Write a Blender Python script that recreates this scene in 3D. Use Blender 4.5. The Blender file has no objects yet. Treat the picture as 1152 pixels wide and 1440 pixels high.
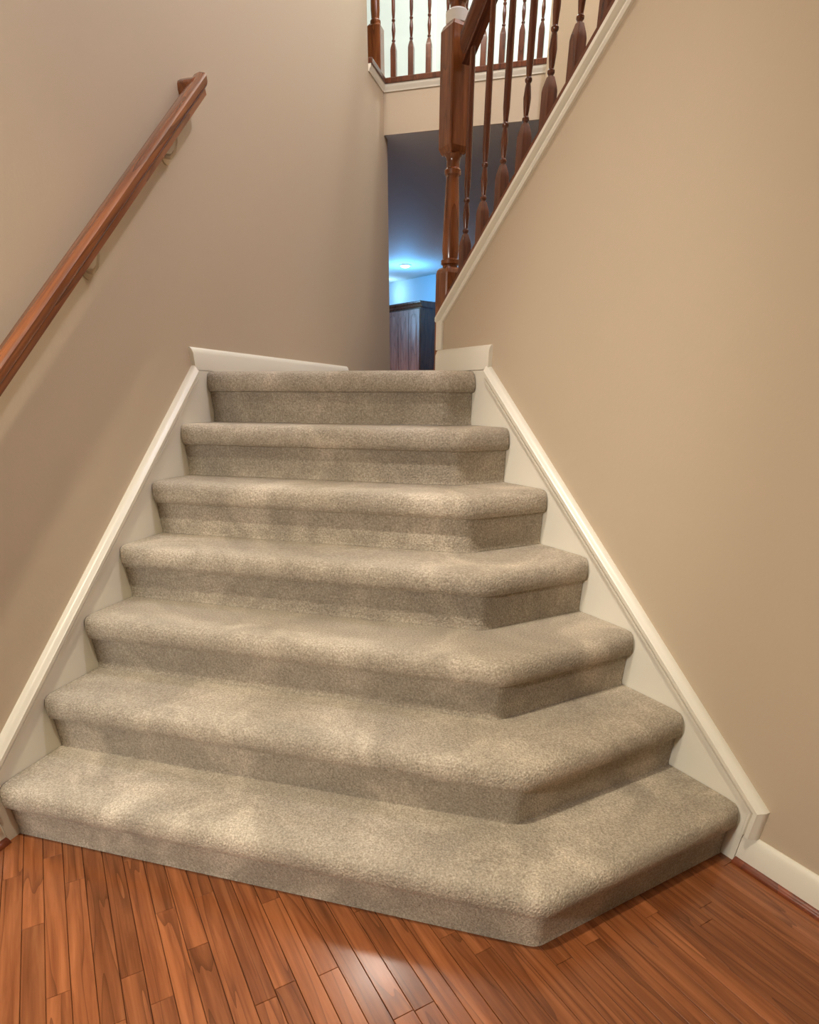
import bpy, math, random
from mathutils import Vector, Matrix

random.seed(7)
S = bpy.context.scene
COL = S.collection

# ------------------------------------------------------------------ camera
F, PITCH, ROLL, CAM_H = 808.79, 0.52918, -0.00551, 1.2387
CX, CY = 578.66, 1031.30                     # optical centre in the 1152 x 1440 frame
cam_d = bpy.data.cameras.new('camera')
cam = bpy.data.objects.new('camera', cam_d); COL.objects.link(cam)
cam_d.sensor_fit = 'VERTICAL'
cam_d.sensor_height = 36.0
cam_d.lens = F / 1440 * 36.0
cam_d.shift_x = -(CX - 576) / 1440
cam_d.shift_y = (CY - 720) / 1440
cam_d.clip_start = 0.02
Rm = Matrix.Rotation(math.pi/2 - PITCH, 4, 'X') @ Matrix.Rotation(-ROLL, 4, 'Z')
cam.matrix_world = Matrix.Translation((0, 0, CAM_H)) @ Rm
S.camera = cam

# ------------------------------------------------------------------ world, light, exposure
S.view_settings.view_transform = 'Standard'
S.view_settings.look = 'None'
S.view_settings.gamma = 1.0
S.view_settings.use_curve_mapping = False
S.view_settings.exposure = 0.0
S.cycles.use_denoising = True
S.cycles.max_bounces = 10
S.cycles.diffuse_bounces = 6
S.cycles.sample_clamp_indirect = 6.0
w = bpy.data.worlds.new('world'); S.world = w
w.use_nodes = True
w.node_tree.nodes['Background'].inputs[0].default_value = (0.9, 0.75, 0.6, 1)
w.node_tree.nodes['Background'].inputs[1].default_value = 0.05

def lamp(name, loc, power, color, radius):
    d = bpy.data.lights.new(name, 'POINT'); d.energy = power; d.color = color; d.shadow_soft_size = radius
    o = bpy.data.objects.new(name, d); COL.objects.link(o); o.location = loc
    return o

# ------------------------------------------------------------------ wall frames (s along the wall, n into the stair, z up)
AL, AR, OL, OR = 0.268347, -0.517052, -1.620956, 1.536979
SL1, SR1, RUN, RISE = 1.068673, 0.721312, 0.25, 0.19
dL = Vector((math.sin(AL), math.cos(AL), 0)); nL = Vector((math.cos(AL), -math.sin(AL), 0))
dR = Vector((math.sin(AR), math.cos(AR), 0)); nR = Vector((math.cos(AR), -math.sin(AR), 0))
def PL(s, n, z): return dL*s + nL*(OL+n) + Vector((0, 0, z))         # n > 0 points into the stair
def PR(s, n, z): return dR*s + nR*(OR-n) + Vector((0, 0, z))
UZ = Vector((0, 0, 1))

# lamps: ceiling downlight of the tall foyer, lamp low beside the left wall behind the camera,
# lamps over the landing, the upper flight and the upstairs hall, cool kitchen downlights, plus unseen fills for right wall and cabinet
def spot_lamp(name, loc, aim, power, color, size, blend):
    o = lamp(name, loc, power, color, 0.08); o.data.type = 'SPOT'
    o.data.spot_size = size; o.data.spot_blend = blend
    o.rotation_euler = (Vector(aim)-Vector(loc)).to_track_quat('-Z', 'Y').to_euler()
    return o
spot_lamp('foyer_downlight', (-0.5, 0.6, 5.3), (-0.75, 0.95, 0), 640, (1.0, 0.91, 0.72), 1.0, 0.9)
spot_lamp('right_wall_fill', PL(0.5, 0.5, 5.2), PR(1.66, 0, 1.0), 440, (1.0, 0.92, 0.88), 0.36, 1.0)  # added fill spot with no fixture, brightens the middle of the right wall
lamp('side_lamp', PL(-0.7, 0.15, 1.5), 116, (1.0, 0.97, 0.92), 0.08)
lamp('landing_lamp', PL(3.95, 0.15, 4.2), 54, (1.0, 0.90, 0.80), 0.22)
lamp('upper_flight_lamp', PR(1.3, -0.9, 4.8), 175, (0.86, 0.85, 1.0), 0.12)
lamp('hall_lamp', PL(5.75, 0.45, 4.95), 200, (0.88, 0.98, 1.0), 0.12)
lamp('kitchen_lamp_and_fill', (-0.118, 9.87, 2.46), 27, (0.10, 0.46, 1.0), 0.06)
lamp('kitchen_lamp_and_fill', (-0.40, 10.98, 2.60), 4.5, (0.30, 0.64, 1.0), 0.05)  # added fill above the cabinet, brightens the wall band and nearby ceiling
lamp('kitchen_lamp_and_fill', (-1.9, 10.4, 2.3), 18, (0.20, 0.56, 1.0), 0.10)
lamp('cabinet_door_fill', (-0.75, 9.55, 1.0), 21, (1.0, 0.76, 0.64), 0.10)  # added warm fill in front of the cabinet doors, no lamp stands there

# ------------------------------------------------------------------ materials
def mat(name, base, rough=0.5, spec=0.5, coat=0.0, metal=0.0):
    m = bpy.data.materials.new(name); m.use_nodes = True
    b = m.node_tree.nodes['Principled BSDF']
    b.inputs['Base Color'].default_value = (*base, 1); b.inputs['Roughness'].default_value = rough
    b.inputs['Specular IOR Level'].default_value = spec; b.inputs['Coat Weight'].default_value = coat; b.inputs['Coat Roughness'].default_value = 0.15
    b.inputs['Metallic'].default_value = metal
    return m, m.node_tree.nodes, m.node_tree.links, b
def node(ns, t, **kw):
    n = ns.new(t)
    for k, v in kw.items():
        if k in n.inputs: n.inputs[k].default_value = v
        else: setattr(n, k, v)
    return n
def ramp(ns, stops):
    r = ns.new('ShaderNodeValToRGB'); e = r.color_ramp.elements
    while len(e) < len(stops): e.new(0.5)
    for x, (p, c) in zip(e, stops): x.position = p; x.color = (*c, 1)
    return r
def srgb(r, g, b):
    f = lambda c: (c/255/12.92 if c/255 <= 0.04045 else ((c/255+0.055)/1.055)**2.4)
    return (f(r), f(g), f(b))

def paint(name, base, rough, scale=90, strength=0.12, dist=0.004):
    m, ns, ls, b = mat(name, base, rough, 0.4)
    g = node(ns, 'ShaderNodeNewGeometry')
    n1 = node(ns, 'ShaderNodeTexNoise', Scale=scale, Detail=3.0)
    ls.new(g.outputs['Position'], n1.inputs['Vector'])
    bp = node(ns, 'ShaderNodeBump', Strength=strength, Distance=dist)
    ls.new(n1.outputs['Fac'], bp.inputs['Height']); ls.new(bp.outputs['Normal'], b.inputs['Normal'])
    return m
M_WALL = paint('beige_wall_paint', srgb(192, 175, 150), 0.55)
M_HALL = paint('white_hall_paint', srgb(204, 206, 196), 0.6)
M_KWALL = paint('kitchen_paint', srgb(205, 208, 212), 0.6)
M_CEIL = paint('ceiling_paint', srgb(215, 212, 205), 0.7)
M_TRIM = paint('white_trim_paint', srgb(228, 222, 205), 0.32, 30, 0.05)

def wood(name, c1, c2, c3, rough, axis_scale, coat=0.0, per_object=0.0, ring=6.0, axes=None):
    """oak: long streaks, pores and cathedral arches; coordinates run along the piece"""
    m, ns, ls, b = mat(name, c2, rough, 0.5, coat)
    tc = node(ns, 'ShaderNodeTexCoord')
    mp = node(ns, 'ShaderNodeMapping'); mp.inputs['Scale'].default_value = axis_scale
    oi = node(ns, 'ShaderNodeObjectInfo')
    mul = node(ns, 'ShaderNodeVectorMath', operation='SCALE'); mul.inputs['Scale'].default_value = 37.0
    cmb = node(ns, 'ShaderNodeCombineXYZ')
    for i in range(3): ls.new(oi.outputs['Random'], cmb.inputs[i])
    ls.new(cmb.outputs[0], mul.inputs[0])
    add = node(ns, 'ShaderNodeVectorMath', operation='ADD')
    src = tc.outputs['Object']
    if axes:                                  # turn the coordinates so that the grain follows the piece
        cx = node(ns, 'ShaderNodeCombineXYZ')
        for i, ax in enumerate(axes):
            dp = node(ns, 'ShaderNodeVectorMath', operation='DOT_PRODUCT'); dp.inputs[1].default_value = ax
            ls.new(src, dp.inputs[0]); ls.new(dp.outputs['Value'], cx.inputs[i])
        src = cx.outputs[0]
    ls.new(src, mp.inputs['Vector']); ls.new(mp.outputs[0], add.inputs[0]); ls.new(mul.outputs[0], add.inputs[1])
    n1 = node(ns, 'ShaderNodeTexNoise', Scale=1.0, Detail=5.0, Roughness=0.6, Distortion=0.4)
    ls.new(add.outputs[0], n1.inputs['Vector'])
    # arches: bands of a slow noise
    n2 = node(ns, 'ShaderNodeTexNoise', Scale=0.32, Detail=1.5, Distortion=0.3)
    ls.new(add.outputs[0], n2.inputs['Vector'])
    mm = node(ns, 'ShaderNodeMath', operation='MULTIPLY'); mm.inputs[1].default_value = ring
    ls.new(n2.outputs['Fac'], mm.inputs[0])
    fr = node(ns, 'ShaderNodeMath', operation='FRACT'); ls.new(mm.outputs[0], fr.inputs[0])
    rr = ramp(ns, [(0.0, (1, 1, 1)), (0.16, (0.25, 0.25, 0.25)), (0.45, (0, 0, 0)), (1.0, (0, 0, 0))])
    ls.new(fr.outputs[0], rr.inputs[0])
    cr = ramp(ns, [(0.30, c1), (0.52, c2), (0.75, c3)])
    ls.new(n1.outputs['Fac'], cr.inputs[0])
    mx = node(ns, 'ShaderNodeMix', data_type='RGBA'); mx.inputs[0].default_value = 0
    ls.new(cr.outputs[0], mx.inputs[6]); mx.inputs[7].default_value = (*[v*0.45 for v in c1], 1)
    sc = node(ns, 'ShaderNodeMath', operation='MULTIPLY'); sc.inputs[1].default_value = 0.62
    ls.new(rr.outputs[0], sc.inputs[0]); ls.new(sc.outputs[0], mx.inputs[0])
    hs = node(ns, 'ShaderNodeHueSaturation')
    mr = node(ns, 'ShaderNodeMapRange'); mr.inputs[3].default_value = 1.0-per_object; mr.inputs[4].default_value = 1.0+per_object
    ls.new(oi.outputs['Random'], mr.inputs[0]); ls.new(mr.outputs[0], hs.inputs['Value'])
    ls.new(mx.outputs[2], hs.inputs['Color']); ls.new(hs.outputs[0], b.inputs['Base Color'])
    bp = node(ns, 'ShaderNodeBump', Strength=0.10, Distance=0.0012)
    ls.new(n1.outputs['Fac'], bp.inputs['Height']); ls.new(bp.outputs[0], b.inputs['Normal'])
    return m
M_PLANK = wood('oak_floor_board', srgb(106, 58, 30), srgb(132, 77, 43), srgb(152, 94, 56), 0.21, (2.6, 46, 8), 0.15, 0.20)
M_OAK = wood('stained_oak_rail', srgb(92, 48, 21), srgb(122, 68, 33), srgb(144, 85, 44), 0.25, (40, 40, 5), 0.3, 0.06)
M_OAKD = wood('dark_stained_oak', srgb(76, 38, 21), srgb(100, 54, 32), srgb(120, 69, 43), 0.25, (40, 40, 5), 0.3, 0.06)
LA = (dL*0.8 + Vector((0, 0, 0.6))); LB = Vector(nL); LC = LA.cross(LB)
M_RAIL = wood('stained_oak_handrail', srgb(104, 54, 23), srgb(134, 75, 35), srgb(156, 92, 46), 0.25, (2.0, 50, 50), 0.3, 0.06, axes=(LA, LB, LC))
RA = (-dR*0.82 + Vector((0, 0, 0.57))); RB = Vector(nR); RCX = RA.cross(RB)
M_RAILU = wood('stained_oak_upper_rail', srgb(76, 38, 21), srgb(100, 54, 32), srgb(120, 69, 43), 0.25, (2.0, 50, 50), 0.3, 0.06, axes=(RA, RB, RCX))
M_CAB = wood('cabinet_wood', srgb(142, 92, 74), srgb(172, 118, 98), srgb(190, 138, 116), 0.32, (30, 30, 4), 0.2, 0.05)
M_SHOE = wood('shoe_moulding_oak', srgb(90, 38, 16), srgb(116, 54, 24), srgb(136, 66, 32), 0.3, (20, 20, 20), 0.1, 0.03)
M_DARK, *_ = mat('dark_gap', (0.02, 0.012, 0.008), 0.8)
M_METAL, *_ = mat('brushed_nickel', (0.75, 0.74, 0.72), 0.25, metal=1.0)
M_BRASS, *_ = mat('aged_bracket_metal', (0.55, 0.45, 0.32), 0.35, metal=1.0)
M_BAND, *_ = mat('pale_band', srgb(225, 222, 212), 0.25)

def carpet_material():
    m, ns, ls, b = mat('beige_carpet', (0.4, 0.33, 0.25), 0.95, 0.1)
    g = node(ns, 'ShaderNodeNewGeometry')
    fine = node(ns, 'ShaderNodeTexNoise', Scale=165.0, Detail=4.0, Roughness=0.75)
    tuft = node(ns, 'ShaderNodeTexVoronoi', Scale=170.0)
    nap = node(ns, 'ShaderNodeTexNoise', Scale=3.2, Detail=3.5, Roughness=0.6, Distortion=0.8)
    for t in (fine, tuft, nap): ls.new(g.outputs['Position'], t.inputs['Vector'])
    base = ramp(ns, [(0.30, srgb(126, 115, 99)), (0.50, srgb(165, 153, 135)), (0.70, srgb(200, 189, 171))])
    ls.new(fine.outputs['Fac'], base.inputs[0])
    napr = ramp(ns, [(0.36, (0.80, 0.80, 0.80)), (0.50, (0.97, 0.97, 0.96)), (0.66, (1.34, 1.34, 1.34))])
    ls.new(nap.outputs['Fac'], napr.inputs[0])
    mx = node(ns, 'ShaderNodeMix', data_type='RGBA', blend_type='MULTIPLY'); mx.inputs[0].default_value = 1.0
    ls.new(base.outputs[0], mx.inputs[6]); ls.new(napr.outputs[0], mx.inputs[7])
    ls.new(mx.outputs[2], b.inputs['Base Color'])
    ad = node(ns, 'ShaderNodeMath', operation='ADD')
    ls.new(fine.outputs['Fac'], ad.inputs[0]); ls.new(tuft.outputs['Distance'], ad.inputs[1])
    bp = node(ns, 'ShaderNodeBump', Strength=0.65, Distance=0.004)
    ls.new(ad.outputs[0], bp.inputs['Height']); ls.new(bp.outputs[0], b.inputs['Normal'])
    b.inputs['Sheen Weight'].default_value = 0.25; b.inputs['Sheen Roughness'].default_value = 0.6
    b.inputs['Sheen Tint'].default_value = (0.8, 0.7, 0.6, 1)
    return m
M_CARPET = carpet_material()

# ------------------------------------------------------------------ mesh helpers
class MB:
    def __init__(self): self.v = []; self.f = []
    def add(self, vs, fs):
        o = len(self.v); self.v += [Vector(p) for p in vs]; self.f += [[i+o for i in f] for f in fs]; return self
    def loft(self, rings, closed=True, caps=True):
        n = len(rings[0]); vs = [p for r in rings for p in r]; fs = []
        for i in range(len(rings)-1):
            for j in range(n if closed else n-1):
                k = (j+1) % n
                fs.append([i*n+j, i*n+k, (i+1)*n+k, (i+1)*n+j])
        if caps and closed: fs.append(list(range(n))[::-1]); fs.append([(len(rings)-1)*n+j for j in range(n)])
        return self.add(vs, fs)
    def prism(self, poly, fn, t0, t1):                # poly (u, v) extruded from t0 to t1; fn(u, v, t) -> point
        return self.loft([[fn(u, v, t0) for u, v in poly], [fn(u, v, t1) for u, v in poly]])
    def box(self, a, b, fn=lambda x, y, z: Vector((x, y, z))):
        (x0, y0, z0), (x1, y1, z1) = a, b
        return self.loft([[fn(x, y, z) for x, y in ((x0, y0), (x1, y0), (x1, y1), (x0, y1))] for z in (z0, z1)])
    def lathe(self, prof, n=16, c=(0, 0)):
        return self.loft([[Vector((c[0]+r*math.cos(2*math.pi*i/n), c[1]+r*math.sin(2*math.pi*i/n), z)) for i in range(n)] for r, z in prof])
    def square(self, prof, c=(0, 0)):                 # stacked squares (half width, z), corners lightly chamfered
        rings = []
        for h, z in prof:
            e = h*0.88
            rings.append([Vector((c[0]+x, c[1]+y, z)) for x, y in ((h, -e), (h, e), (e, h), (-e, h), (-h, e), (-h, -e), (-e, -h), (e, -h))])
        return self.loft(rings)
    def build(self, name, material, parent=None, loc=None, rotz=0.0, smooth=False, world=True, bevel=0.0):
        loc = Vector(loc) if loc is not None else Vector((0, 0, 0))
        M = Matrix.Translation(loc) @ Matrix.Rotation(rotz, 4, 'Z')
        Mi = M.inverted() if world else Matrix.Identity(4)
        me = bpy.data.meshes.new(name)
        me.from_pydata([tuple(Mi @ p) for p in self.v], [], self.f)
        import bmesh
        bm = bmesh.new(); bm.from_mesh(me)
        bmesh.ops.recalc_face_normals(bm, faces=bm.faces)
        bm.to_mesh(me); bm.free()
        me.materials.append(material)
        if smooth:
            me.polygons.foreach_set('use_smooth', [True]*len(me.polygons))
            me.set_sharp_from_angle(angle=math.radians(38))
        o = bpy.data.objects.new(name, me); COL.objects.link(o)
        if bevel:
            bv = o.modifiers.new('bevel', 'BEVEL'); bv.width = bevel; bv.segments = 2; bv.limit_method = 'ANGLE'; bv.angle_limit = math.radians(50)
        if parent is not None:
            o.parent = parent
            Pm = parent.matrix_basis.copy(); pp = parent.parent
            while pp is not None: Pm = pp.matrix_basis @ Pm; pp = pp.parent
            o.matrix_basis = Pm.inverted() @ M
        else:
            o.matrix_basis = M
        return o
def empty(name, loc, rotz=0.0, parent=None):
    o = bpy.data.objects.new(name, None); COL.objects.link(o)
    o.matrix_basis = Matrix.Translation(loc) @ Matrix.Rotation(rotz, 4, 'Z'); return o
def tag(o, label=None, cat=None, group=None, kind=None):
    if label: o['label'] = label
    if cat: o['category'] = cat
    if group: o['group'] = group
    if kind: o['kind'] = kind
    return o
def struct(o): o['kind'] = 'structure'; return o
def sweep(mb, P, s0, z0, s1, z1, prof, ds=None):
    """prof (n, w): w measured across the line in the wall plane; ends cut square, or vertical with ds='v'"""
    L = math.hypot(s1-s0, z1-z0); ts, tz = (s1-s0)/L, (z1-z0)/L
    ws, wz = -tz, ts
    if wz < 0: ws, wz = -ws, -wz
    def pt(n, wv, s, z):
        if ds == 'v': return P(s, n, z + wv/abs(ts))
        return P(s+ws*wv, n, z+wz*wv)
    return mb.loft([[pt(n, wv, s0, z0) for n, wv in prof], [pt(n, wv, s1, z1) for n, wv in prof]])

# ------------------------------------------------------------------ setting: floor
WT = 0.018                                    # skirt boards stand this far in front of the wall faces
PLANK_T = 0.014
fl = MB().box((-7, -6.3, -0.25), (5, 14.5, -PLANK_T)).build('floor', M_DARK)
struct(fl)
PW = 0.0535; PH0 = -0.328
rot_R = math.atan2(dR.y, dR.x)
def plank_mesh(L):
    mb = MB(); g = 0.0006; c = 0.0011; h = PW/2 - g
    rings = []
    for x, ins in ((0, c), (c, 0), (L-c, 0), (L, c)):
        rings.append([Vector((x, -h, -PLANK_T)), Vector((x, h, -PLANK_T)), Vector((x, h, -c)), Vector((x, h-c, -ins*0.8)),
                      Vector((x, -h+c, -ins*0.8)), Vector((x, -h, -c))])
    mb.loft(rings)
    o = mb.build('plank', M_PLANK); me = o.data; bpy.data.objects.remove(o); return me
LENS = (0.34, 0.55, 0.75, 0.95, 1.2)
PM = {L: plank_mesh(L) for L in LENS}
n_planks = 0
for i in range(-18, 38):
    nc = PH0 + (i+0.5)*PW                      # coordinate along nR
    if nc > OR + 0.02: break
    s_end = max(SR1+0.06, (SL1+0.07)/0.7071 - nc)
    s_end = min(s_end, nc + 2.2925 + 0.03)
    s = -nc*0.57 + 0.46 - random.random()*0.5
    if s > s_end: continue
    while s < s_end:
        L = random.choice(LENS)
        if s + L > s_end + 0.6: L = LENS[0]
        o = bpy.data.objects.new('plank', PM[L]); COL.objects.link(o)
        o.parent = fl
        p = dR*(s+0.0005) + nR*nc
        o.matrix_basis = Matrix.Translation((p.x, p.y, random.uniform(-0.0004, 0.0004))) @ Matrix.Rotation(rot_R, 4, 'Z') @ Matrix.Rotation(random.uniform(-0.006, 0.006), 4, 'X')
        s += L + 0.0008; n_planks += 1
far_floor = MB().box((-5, 2.9, -PLANK_T), (5, 14.4, -0.001)).build('floor_board_field', M_SHOE, fl)
back_floor = MB()
back_floor.box((-7, -6.2, -PLANK_T), (5, 0.0, -0.001))
back_floor.build('floor_board_field', M_PLANK, fl)

# ------------------------------------------------------------------ setting: walls
HC = 5.4                                      # ceiling of the two-storey foyer
S_TALL, S_HDR, S_LEND = 4.87, 5.185, 5.25
Z_SOF, Z_CAP = 2.772, 3.005
TH = 0.105
FULL_L = [(-1.6, -0.2), (S_LEND, -0.2), (S_LEND, Z_CAP), (S_TALL, Z_CAP), (S_TALL, HC), (-1.6, HC)]
struct(MB().prism(FULL_L, lambda s, z, n: PL(s, n, z), -WT-TH, -WT).build('wall_left', M_WALL))
# right wall: sloped top under the upper flight's railing
S_REND = 2.515; CAP_M = 0.69
def capz(s): return 1.525 + (S_REND - s)*CAP_M       # underside of the white cap on the sloped half wall
S_FULL = 0.35
FULL_R = [(-1.6, -0.2), (S_REND, -0.2), (S_REND, capz(S_REND)), (S_FULL, capz(S_FULL)), (S_FULL, HC), (-1.6, HC)]
struct(MB().prism(FULL_R, lambda s, z, n: PR(s, n, z), -WT-TH, -WT).build('wall_right', M_WALL))
# stairwell wall on the far side of the upper flight
SW_N = -(nR.dot(Vector((0.80, 5.08, 0))) - OR)
sw_s1 = dR.dot(Vector((0.80, 5.08, 0)))
struct(MB().prism([(-3.4, 0.0), (sw_s1, 0.0), (sw_s1, HC), (-3.4, HC)], lambda s, z, n: PR(s, n, z), SW_N-0.11, SW_N).build('wall_stairwell', M_WALL))
struct(MB().box((-7, -6.3, -0.2), (7, -6.15, HC)).build('wall_front', M_WALL))
struct(MB().box((-8, -6.3, HC), (6, 14.5, HC+0.12)).build('ceiling', M_CEIL))
# upper floor slab: landing face above the opening and kitchen ceiling beyond it
slab = MB()
slab.prism([(-0.0-WT, S_HDR), (1.06, S_HDR), (5.5, S_HDR), (5.5, 13.0), (-5.0, 13.0), (-5.0, S_LEND), (-WT, S_LEND)],
           lambda n, s, z: PL(s, n, z), Z_SOF, Z_CAP)
struct(slab.build('ceiling_kitchen', M_CEIL))
hdr = MB().prism([(-WT, S_HDR-0.012), (1.07, S_HDR-0.012), (1.07, S_HDR), (-WT, S_HDR)], lambda n, s, z: PL(s, n, z), Z_SOF, Z_CAP)
struct(hdr.build('wall_overlook', M_WALL))
# hall upstairs: bright white wall with a door casing
S_HALL = 7.7
struct(MB().prism([(-5.0, S_HALL), (4.0, S_HALL), (4.0, S_HALL+0.1), (-5.0, S_HALL+0.1)], lambda n, s, z: PL(s, n, z), Z_CAP, HC).build('wall_hall', M_HALL))
struct(MB().prism([(-4.0, 4.0), (-3.9, 4.0), (-3.9, S_HALL), (-4.0, S_HALL)], lambda n, s, z: PL(s, n, z), Z_CAP, HC).build('wall_hall', M_HALL))
cas = MB()
def hallbox(mb, n0, n1, z0, z1, d0, d1): mb.prism([(n0, S_HALL-d1), (n1, S_HALL-d1), (n1, S_HALL-d0), (n0, S_HALL-d0)], lambda n, s, z: PL(s, n, z), z0, z1)
hallbox(cas, -0.36, -0.29, 3.0, 5.05, 0, 0.016); hallbox(cas, 0.46, 0.53, 3.0, 5.05, 0, 0.016); hallbox(cas, -0.36, 0.53, 5.05, 5.12, 0, 0.018)
dr = struct(cas.build('door_1', M_TRIM, bevel=0.004))
lf = MB(); hallbox(lf, -0.29, 0.46, 3.0, 5.05, 0, 0.006)
lf.build('door_leaf', M_HALL, dr)

# ------------------------------------------------------------------ setting: skirt boards, baseboards, caps
SK = RISE/RUN
def skirt(P, s1, name):
    zt = lambda s: 0.225 + SK*(s-s1)
    s_f, s_t = s1-0.045, s1+1.5+0.02
    mb = MB()
    mb.prism([(s_f, 0.0), (s_t, 0.0), (s_t, 1.33), (s1+1.42, 1.33), (s1+1.42, min(zt(s1+1.42), 1.325)), (s_f, zt(s_f))], lambda s, z, n: P(s, n, z), -WT, 0.0)
    sk = struct(mb.build(name, M_TRIM))
    prof = [(-WT, 0.0), (0.003, 0.0), (0.008, 0.003), (0.009, 0.010), (0.003, 0.013), (0.003, 0.0155), (0.013, 0.019), (0.014, 0.030), (0.008, 0.034), (0.004, 0.040), (-0.004, 0.046), (-WT, 0.046)]
    se = s_f + 0.006
    def top(s, wv): return zt(s) + (wv-0.008)/0.8
    cap = MB()
    cap.loft([[P(se-wv, n, top(se-wv, wv)) for n, wv in prof], [P(s1+1.415, n, top(s1+1.415, wv)) for n, wv in prof]])
    cap.build('cap_moulding', M_TRIM, sk, smooth=True)
    ret = MB()                                # the moulding turned down to the baseboard at the foot
    ret.loft([[P(se-wv, n, 0.1085) for n, wv in prof], [P(se-wv, n, top(se-wv, wv)) for n, wv in prof]])
    ret.build('return_moulding', M_TRIM, sk, smooth=True)
    return sk
skirt(PL, SL1, 'trim_1'); skirt(PR, SR1, 'trim_2')

BB = [(-WT, 0.0), (0.0, 0.0), (0.0, 0.060), (-0.003, 0.066), (-0.006, 0.074), (-0.013, 0.080), (-WT, 0.080)]
BBF = [(-WT, 0.0), (-0.002, 0.0), (-0.002, 0.086), (-0.006, 0.094), (-0.008, 0.102), (-0.014, 0.108), (-WT, 0.108)]
def board(P, s0, s1, z, name, prof=BB):
    mb = MB(); mb.loft([[P(s0, n, z+h) for n, h in prof], [P(s1, n, z+h) for n, h in prof]])
    return struct(mb.build(name, M_TRIM, smooth=True))
board(PL, SL1+1.414, 4.265, 1.332, 'baseboard_left'); board(PR, SR1+1.405, S_REND-0.002, 1.332, 'baseboard_right')
SHOE = [(-0.002, 0.0), (0.014, 0.0), (0.013, 0.009), (0.007, 0.016), (-0.002, 0.019)]
for P, s1, nm in ((PL, SL1, 'baseboard_left'), (PR, SR1, 'baseboard_right')):
    bbd = board(P, -1.5, s1-0.046, 0.0, nm, BBF)
    mb = MB(); mb.loft([[P(-1.5, n, h) for n, h in SHOE], [P(s1-0.048, n, h) for n, h in SHOE]])
    mb.build('shoe_moulding', M_SHOE, bbd, smooth=True)

# sloped cap of the right half wall, and the upright trim on its end
capo = MB()
CP = [(-WT, -0.004), (-0.009, -0.004), (-0.005, 0.003), (-0.006, 0.009), (-0.015, 0.011), (-0.015, 0.014), (-0.004, 0.018), (0.004, 0.022), (0.004, 0.032), (-0.003, 0.036), (-0.13-WT, 0.036), (-0.13-WT, 0.0)]
CP = [(n, wv-0.030) for n, wv in CP]
sweep(capo, PR, S_REND+0.004, capz(S_REND+0.004), S_FULL, capz(S_FULL), CP, 'v')
cap = struct(capo.build('trim_3', M_TRIM, smooth=True))
et = MB()
et.prism([(S_REND-0.034, -WT-0.001), (S_REND-0.034, -0.006), (S_REND+0.010, -0.006), (S_REND+0.010, -WT-TH-0.006), (S_REND, -WT-TH-0.006), (S_REND, -WT-0.001)],
         lambda s, n, z: PR(s, n, z), 1.332+0.0795, capz(S_REND)-0.012)
et.build('end_casing', M_TRIM, cap, bevel=0.003)

# white moulding and brown nosing along the overlook edge and the left half wall
mo = MB()
OV = [(0.0, -0.030), (0.006, -0.030), (0.008, -0.020), (0.016, -0.012), (0.018, 0.003), (0.0, 0.003)]   # (out from the face, height)
mo.loft([[PL(S_HDR-0.012-o_, n, Z_CAP+h) for o_, h in OV] for n in (-WT, 1.06)])
mo.loft([[PL(s, -WT+o_, Z_CAP+h) for o_, h in OV] for s in (S_TALL, S_HDR-0.012)])
struct(mo.build('trim_4', M_TRIM, smooth=True))

# ------------------------------------------------------------------ the carpeted staircase
def path_pts(k, d):
    """front line of step k pushed d towards the room: left end, corner, right end"""
    sl, sr = SL1+(k-1)*RUN-d, SR1+(k-1)*RUN-d
    L = PL(sl, 0, 0); Rp = PR(sr, 0, 0)
    det = dL.x*dR.y - dL.y*dR.x
    C = Vector(((sl*dR.y - sr*dL.y)/det, (dL.x*sr - dR.x*sl)/det, 0))
    return L, C, Rp
def path(k, d, r, inset=0.0, cols=(9, 6, 7)):
    L, C, Rp = path_pts(k, d)
    a = (L-C).normalized(); b = (Rp-C).normalized()
    L = L - a*inset; Rp = Rp - b*inset
    r = min(r, (Rp-C).length*0.45)
    ang = math.acos(max(-1, min(1, a.dot(b)))); t = r           # tangent length
    A, B = C+a*t, C+b*t
    out = [L.lerp(A, i/cols[0]) for i in range(cols[0])]
    for i in range(cols[1]+1):
        u = i/cols[1]; out.append(A*(1-u)**2 + C*2*u*(1-u) + B*u*u)
    out += [B.lerp(Rp, i/cols[2]) for i in range(1, cols[2]+1)]
    return out
base_pt = PL(SL1, 1.2, 0)
stairs = tag(empty('staircase', base_pt), 'seven-step beige carpeted staircase with angled front corner, rising between white skirt boards', 'stairs')
NOSE = [(-0.004, -0.076), (0.010, -0.0755), (0.0195, -0.073), (0.0245, -0.066), (0.0265, -0.054), (0.0255, -0.039), (0.021, -0.024), (0.012, -0.011), (-0.004, -0.003), (-0.03, 0.0)]
E_IN = 0.0015
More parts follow.
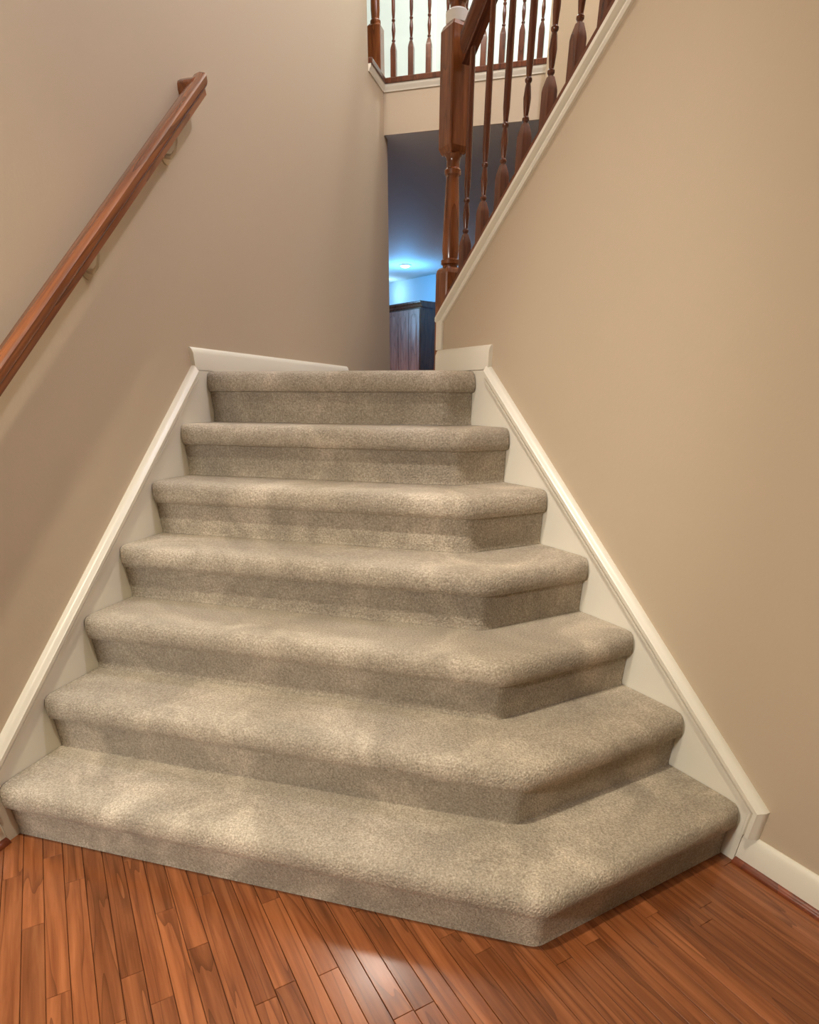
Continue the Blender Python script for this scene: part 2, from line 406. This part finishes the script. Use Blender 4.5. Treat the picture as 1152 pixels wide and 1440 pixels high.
for k in range(1, 8):
    z1 = k*RISE; z0 = (k-1)*RISE
    mb = MB()                                  # riser, its foot rolled slightly into the tread below
    rp = [(0.004, z0+0.0005), (0.0015, z0+0.006), (0.0, z0+0.014), (0.0, z1-0.076), (-0.012, z1-0.07), (-0.02, z1-0.06)]
    rows = [[Vector((p.x, p.y, z)) for p in path(k, d, 0.022, E_IN)] for d, z in rp]
    mb.loft(rows, closed=False, caps=False)
    mb.build('riser', M_CARPET, stairs, smooth=True)
    mb = MB()                                  # tread with padded rounded nose
    rows = []
    for d, h in NOSE:
        pts = [Vector((p.x, p.y, z1+h)) for p in path(k, d, 0.03 + max(d, 0)*0.5, E_IN)]
        rows.append(pts)
    # round the nose at both ends where it meets the skirt boards
    for row, (d, h) in zip(rows, NOSE):
        for idx, nb in ((0, 1), (-1, -2)):
            p = row[idx]; q = row[nb]
            back = (dL if idx == 0 else dR)
            if d > 0: row[idx] = p + back*(d*0.45) ; row[nb] = p.lerp(q, 0.014/max(0.03, (q-p).length))
            else: row[nb] = p.lerp(q, 0.014/max(0.03, (q-p).length))
    if k < 7:
        for d in (-0.09, -0.16, -0.254):
            rows.append([Vector((p.x, p.y, z1-0.0004*(d < -0.2))) for p in path(k, d, 0.03, E_IN)])
    else:
        rows.append([Vector((p.x, p.y, z1)) for p in path(k, -0.08, 0.03, E_IN)])
    mb.loft(rows, closed=False, caps=False)
    mb.build('tread', M_CARPET, stairs, smooth=True)
# landing floor behind the top nose
L7, C7, R7 = path_pts(7, -0.0805)
lp = [L7, C7, R7, PR(S_REND, 0, 0), PR(S_REND, SW_N, 0), PL(4.26, 1.35, 0), PL(4.26, 0, 0)]
ld = MB(); ld.prism([(p.x, p.y) for p in lp], lambda x, y, z: Vector((x, y, z)), 1.20, 1.3302)
struct(ld.build('floor_landing', M_CARPET))

# ------------------------------------------------------------------ wall handrail on the left
RM = 0.753
RH = [(-0.019, 0.0), (-0.016, 0.016), (-0.026, 0.024), (-0.031, 0.034), (-0.030, 0.050), (-0.024, 0.057), (0.0, 0.061),
      (0.024, 0.057), (0.030, 0.050), (0.031, 0.034), (0.026, 0.024), (0.016, 0.016), (0.019, 0.0)]
RHW = [(a*0.90, b*0.80) for a, b in RH]
def rail_z(s): return 2.268 + RM*(s-2.74) - 0.058/0.80 + 0.016          # underside of the rail
RC = 0.046                                     # rail axis, out from the skirt face
rs0, rs1 = 0.35, 2.735
hr = tag(empty('handrail', PL(1.6, 0, 0.0)), 'brown stained oak handrail running up the left wall', 'handrail')
mb = MB(); sweep(mb, PL, rs0, rail_z(rs0), rs1, rail_z(rs1), [(RC+a, b) for a, b in RHW], 'v')
mb.build('rail', M_RAIL, hr, smooth=True)
mb = MB(); zr = rail_z(rs1-0.036)
mb.loft([[PL(rs1-0.032+a, n, zr+0.004+b/0.8+a*RM*0.5) for a, b in RHW] for n in (-WT, RC-0.004)])
mb.build('wall_return', M_RAIL, hr, smooth=True)
for s in (2.52, 1.98, 1.05):
    z = rail_z(s)
    mb = MB()
    mb.loft([[PL(s+0.024*math.cos(t), n, z-0.055+0.024*math.sin(t)) for t in [i*math.pi/8 for i in range(16)]] for n in (-WT, -WT+0.006)])
    pts = [(-WT+0.004, z-0.055), (0.012, z-0.058), (0.030, z-0.046), (RC-0.004, z-0.020), (RC, z+0.004)]
    mb.loft([[PL(s+0.007*math.cos(t), n+0.007*math.sin(t)*0.5, zz+0.007*math.sin(t)) for t in [i*math.pi/4 for i in range(8)]] for n, zz in pts])
    mb.loft([[PL(s+a, RC+b, z+c+a*RM) for a, b in ((-0.028, -0.012), (0.028, -0.012), (0.028, 0.012), (-0.028, 0.012))] for c in (-0.003, 0.001)])
    mb.build('bracket', M_BRASS, hr, smooth=True)

# ------------------------------------------------------------------ railing of the upper flight
NR_C = -WT - TH/2                              # axis of the half wall
def baluster_mesh(total, name='baluster', block=0.165, hw=0.018):
    mb = MB()
    mb.square([(hw, -0.03), (hw, block-0.012), (hw*0.9, block-0.002), (hw*0.5, block+0.020)])
    b = block
    mb.lathe([(0.009, b+0.012), (0.008, b+0.024), (0.0115, b+0.028), (0.0115, b+0.033), (0.0075, b+0.037), (0.010, b+0.055), (0.0125, b+0.078), (0.0095, b+0.104),
              (0.0075, b+0.112), (0.0115, b+0.117), (0.0115, b+0.122), (0.0080, b+0.126), (0.0115, b+0.16), (0.0120, b+0.26), (0.0100, total-0.10), (0.0085, total)], 12)
    o = mb.build(name, M_OAKD, smooth=True); me = o.data; bpy.data.objects.remove(o); return me
def capt(s): return capz(s) + 0.006/0.82 + 0.030                        # top of cap plus brown shoe
ur = tag(empty('stair_railing', PR(S_REND-0.02, NR_C, 1.33)), 'brown stained railing with tall newel post, on the sloped cap of the right wall', 'railing')
sh = MB(); sweep(sh, PR, S_REND-0.06, capz(S_REND-0.06), S_FULL, capz(S_FULL), [(NR_C-0.055, 0.006), (NR_C+0.0685, 0.006), (NR_C+0.0685, 0.019), (NR_C+0.063, 0.025), (NR_C-0.055, 0.025)], 'v')
sh.build('shoe_rail', M_RAILU, ur)
def urail_z(s): return 2.262 + 0.74*(2.44-s)
rmb = MB(); sweep(rmb, PR, S_REND-0.055, urail_z(S_REND-0.055), S_FULL, urail_z(S_FULL), [(NR_C+a, b*1.15) for a, b in RH], 'v')
rmb.build('handrail', M_RAILU, ur, smooth=True)
bme = baluster_mesh(0.75, block=0.150)
for i in range(19):
    s = 2.424 - i*0.1085
    if s < S_FULL+0.05: break
    o = bpy.data.objects.new('baluster', bme); COL.objects.link(o); o.parent = ur
    p = PR(s, NR_C, capt(s)-0.012)
    o.matrix_basis = ur.matrix_basis.inverted() @ (Matrix.Translation(p) @ Matrix.Rotation(rot_R, 4, 'Z'))
npst = empty('newel_post', PR(S_REND+0.014, NR_C, 1.33), rot_R); npst.parent = ur; npst.matrix_basis = ur.matrix_basis.inverted() @ npst.matrix_basis
NB = npst
def on_newel(mb, name, m, **kw):
    o = mb.build(name, m, world=False, **kw); o.parent = NB; o.matrix_basis = Matrix.Identity(4); return o
HW = 0.043
on_newel(MB().square([(HW, 0.0), (HW, 0.345), (HW-0.004, 0.358), (HW-0.010, 0.364)]), 'base_block', M_OAK)
on_newel(MB().lathe([(0.030, 0.360), (0.030, 0.372), (0.037, 0.376), (0.037, 0.388), (0.030, 0.393), (0.0335, 0.42), (0.0315, 0.50), (0.0265, 0.60), (0.0245, 0.632), (0.0245, 0.640),
                     (0.031, 0.646), (0.032, 0.658), (0.026, 0.664), (0.0245, 0.682), (0.027, 0.694), (0.034, 0.700), (0.035, 0.704), (0.035, 0.712)], 24), 'turned_shaft', M_OAK, smooth=True)
on_newel(MB().square([(0.030, 0.700), (HW-0.008, 0.704), (HW, 0.720), (HW, 1.020), (HW-0.006, 1.032)]), 'upper_block', M_OAK)
on_newel(MB().lathe([(0.034, 1.028), (0.040, 1.033), (0.041, 1.060), (0.034, 1.066)], 24), 'pale_band', M_BAND, smooth=True)['label'] = 'pale glossy band around the newel'
on_newel(MB().lathe([(0.026, 1.062), (0.026, 1.082), (0.034, 1.092), (0.036, 1.104), (0.024, 1.112), (0.030, 1.130), (0.042, 1.155), (0.042, 1.175), (0.030, 1.20), (0.008, 1.212)], 24), 'finial', M_OAK, smooth=True)

# ------------------------------------------------------------------ overlook railing upstairs
ov = tag(empty('overlook_railing', PL(S_HDR+0.03, 0.5, Z_CAP)), 'brown stained baluster railing along the upstairs overlook edge', 'railing')
SO = S_HDR + 0.045
osh = MB()
osh.prism([(-WT-0.10, SO-0.081), (1.055, SO-0.081), (1.055, SO+0.05), (-WT-0.10, SO+0.05)], lambda n, s, z: PL(s, n, z), Z_CAP+0.003, Z_CAP+0.030)
osh.build('shoe_rail', M_OAKD, ov, bevel=0.004)
osh = MB()
osh.prism([(-WT-0.11, S_TALL), (-WT+0.026, S_TALL), (-WT+0.026, SO-0.081), (-WT-0.11, SO-0.081)], lambda n, s, z: PL(s, n, z), Z_CAP+0.003, Z_CAP+0.030)
osh.build('shoe_rail', M_OAKD, ov, bevel=0.004)
orl = MB(); orl.loft([[PL(SO+a, n, 3.90+b) for a, b in RH] for n in (-0.06, 1.05)]); orl.build('handrail', M_OAK, ov, smooth=True)
ome = baluster_mesh(0.90, block=0.165)
for i in range(9):
    n = 0.038 + i*0.1186
    if n > 1.04: break
    o = bpy.data.objects.new('baluster', ome); COL.objects.link(o); o.parent = ov
    o.matrix_basis = ov.matrix_basis.inverted() @ (Matrix.Translation(PL(SO, n, Z_CAP+0.022)) @ Matrix.Rotation(-AL, 4, 'Z'))
pst = MB().square([(0.044, 0.0), (0.044, 0.25), (0.032, 0.262)])
pst.lathe([(0.028, 0.258), (0.034, 0.268), (0.034, 0.28), (0.026, 0.288), (0.030, 0.33), (0.024, 0.60), (0.030, 0.64)], 20)
pst.square([(0.030, 0.63), (0.044, 0.645), (0.044, 0.98), (0.03, 1.0)])
po = pst.build('newel_post', M_OAK, smooth=True); po.parent = ov
po.matrix_basis = ov.matrix_basis.inverted() @ (Matrix.Translation(PL(SO-0.02, -0.076, Z_CAP+0.026)) @ Matrix.Rotation(-AL, 4, 'Z'))

# ------------------------------------------------------------------ kitchen beyond
ku = Vector((0.652, -0.758, 0)); kv = Vector((0.758, 0.652, 0)); KA = Vector((0.102, 10.233, 0))
def PK(a, b, z): return KA - ku*a + kv*b + Vector((0, 0, z))        # a runs left along the fronts, b into the wall
struct(MB().prism([(-6, 0.335), (5, 0.335), (5, 0.45), (-6, 0.45)], lambda a, b, z: PK(a, b, z), -0.001, Z_SOF).build('wall_kitchen', M_KWALL))
struct(MB().prism([(-5.0, 5.4), (-4.9, 5.4), (-4.9, 13.0), (-5.0, 13.0)], lambda n, s, z: PL(s, n, z), -0.001, Z_SOF).build('wall_kitchen', M_KWALL))
cb = tag(empty('wall_cabinet', PK(0.5, 0.15, 1.46)), 'reddish brown kitchen wall cabinet with three arched panel doors, beyond the landing', 'cabinet')
mb = MB().prism([(0.0, 0.0), (1.05, 0.0), (1.05, 0.335), (0.0, 0.335)], PK, 1.46, 2.37); mb.build('cabinet_body', M_OAKD, cb)
CR = [(0.0, 2.36), (-0.012, 2.37), (-0.018, 2.39), (-0.034, 2.41), (-0.036, 2.43), (0.335, 2.43), (0.335, 2.36)]
mb = MB(); mb.loft([[PK(a, b, z) for b, z in CR] for a in (-0.03, 1.08)]); mb.build('crown_moulding', M_OAKD, cb)
DW = 0.245
for i in range(4):
    a0, a1 = 0.012+i*DW, 0.012+(i+1)*DW-0.014
    z0, z1 = 1.475, 2.34
    d = MB().prism([(a0, -0.020), (a1, -0.020), (a1, -0.001), (a0, -0.001)], PK, z0, z1).build('door', M_CAB, cb, bevel=0.004)
    am, hw = (a0+a1)/2, (a1-a0)/2-0.045
    arc = [(am-hw, z0+0.06), (am+hw, z0+0.06)] + [(am+hw*math.cos(t), z1-0.125+0.075*math.sin(t)) for t in [j*math.pi/10 for j in range(11)]]
    p = MB(); c_ = (am, (z0+z1)/2)
    ins = [(am+(a-am)*0.62, c_[1]+(z-c_[1])*0.95) for a, z in arc]
    p.loft([[PK(a, -0.0195, z) for a, z in arc], [PK(a, -0.022, z) for a, z in arc], [PK(a, -0.032, z) for a, z in ins]])
    p.build('raised_panel', M_CAB, d)
    ka = a0+0.022 if i % 2 else a1-0.022
    if i == 0: ka = a1-0.022
    k = MB(); kc = PK(ka, 0, 1.56)
    k.loft([[kc - kv*t + (ku*math.cos(q) + UZ*math.sin(q))*r for q in [j*math.pi/6 for j in range(12)]] for t, r in ((0.02, 0.006), (0.032, 0.006), (0.036, 0.016), (0.044, 0.016), (0.048, 0.008))])
    k.build('knob', M_METAL, d, smooth=True)
# recessed ceiling light
kl = tag(empty('ceiling_light', Vector((-0.118, 9.87, Z_SOF))), 'small round recessed light glowing in the blue kitchen ceiling', 'light')
t = MB(); t.lathe([(0.085, Z_SOF-0.001), (0.085, Z_SOF-0.008), (0.07, Z_SOF-0.012), (0.06, Z_SOF-0.010)], 28, (-0.118, 9.87)); t.build('trim_ring', M_TRIM, kl, smooth=True)
em, ns, ls, b = mat('cool_lens', (0.9, 0.95, 1.0), 0.4)
b.inputs['Emission Color'].default_value = (0.75, 0.9, 1.0, 1); b.inputs['Emission Strength'].default_value = 9.0
t = MB(); t.lathe([(0.062, Z_SOF-0.006), (0.055, Z_SOF-0.018), (0.03, Z_SOF-0.026), (0.004, Z_SOF-0.028)], 28, (-0.118, 9.87)); t.build('lens', em, kl, smooth=True)
print('planks', n_planks)
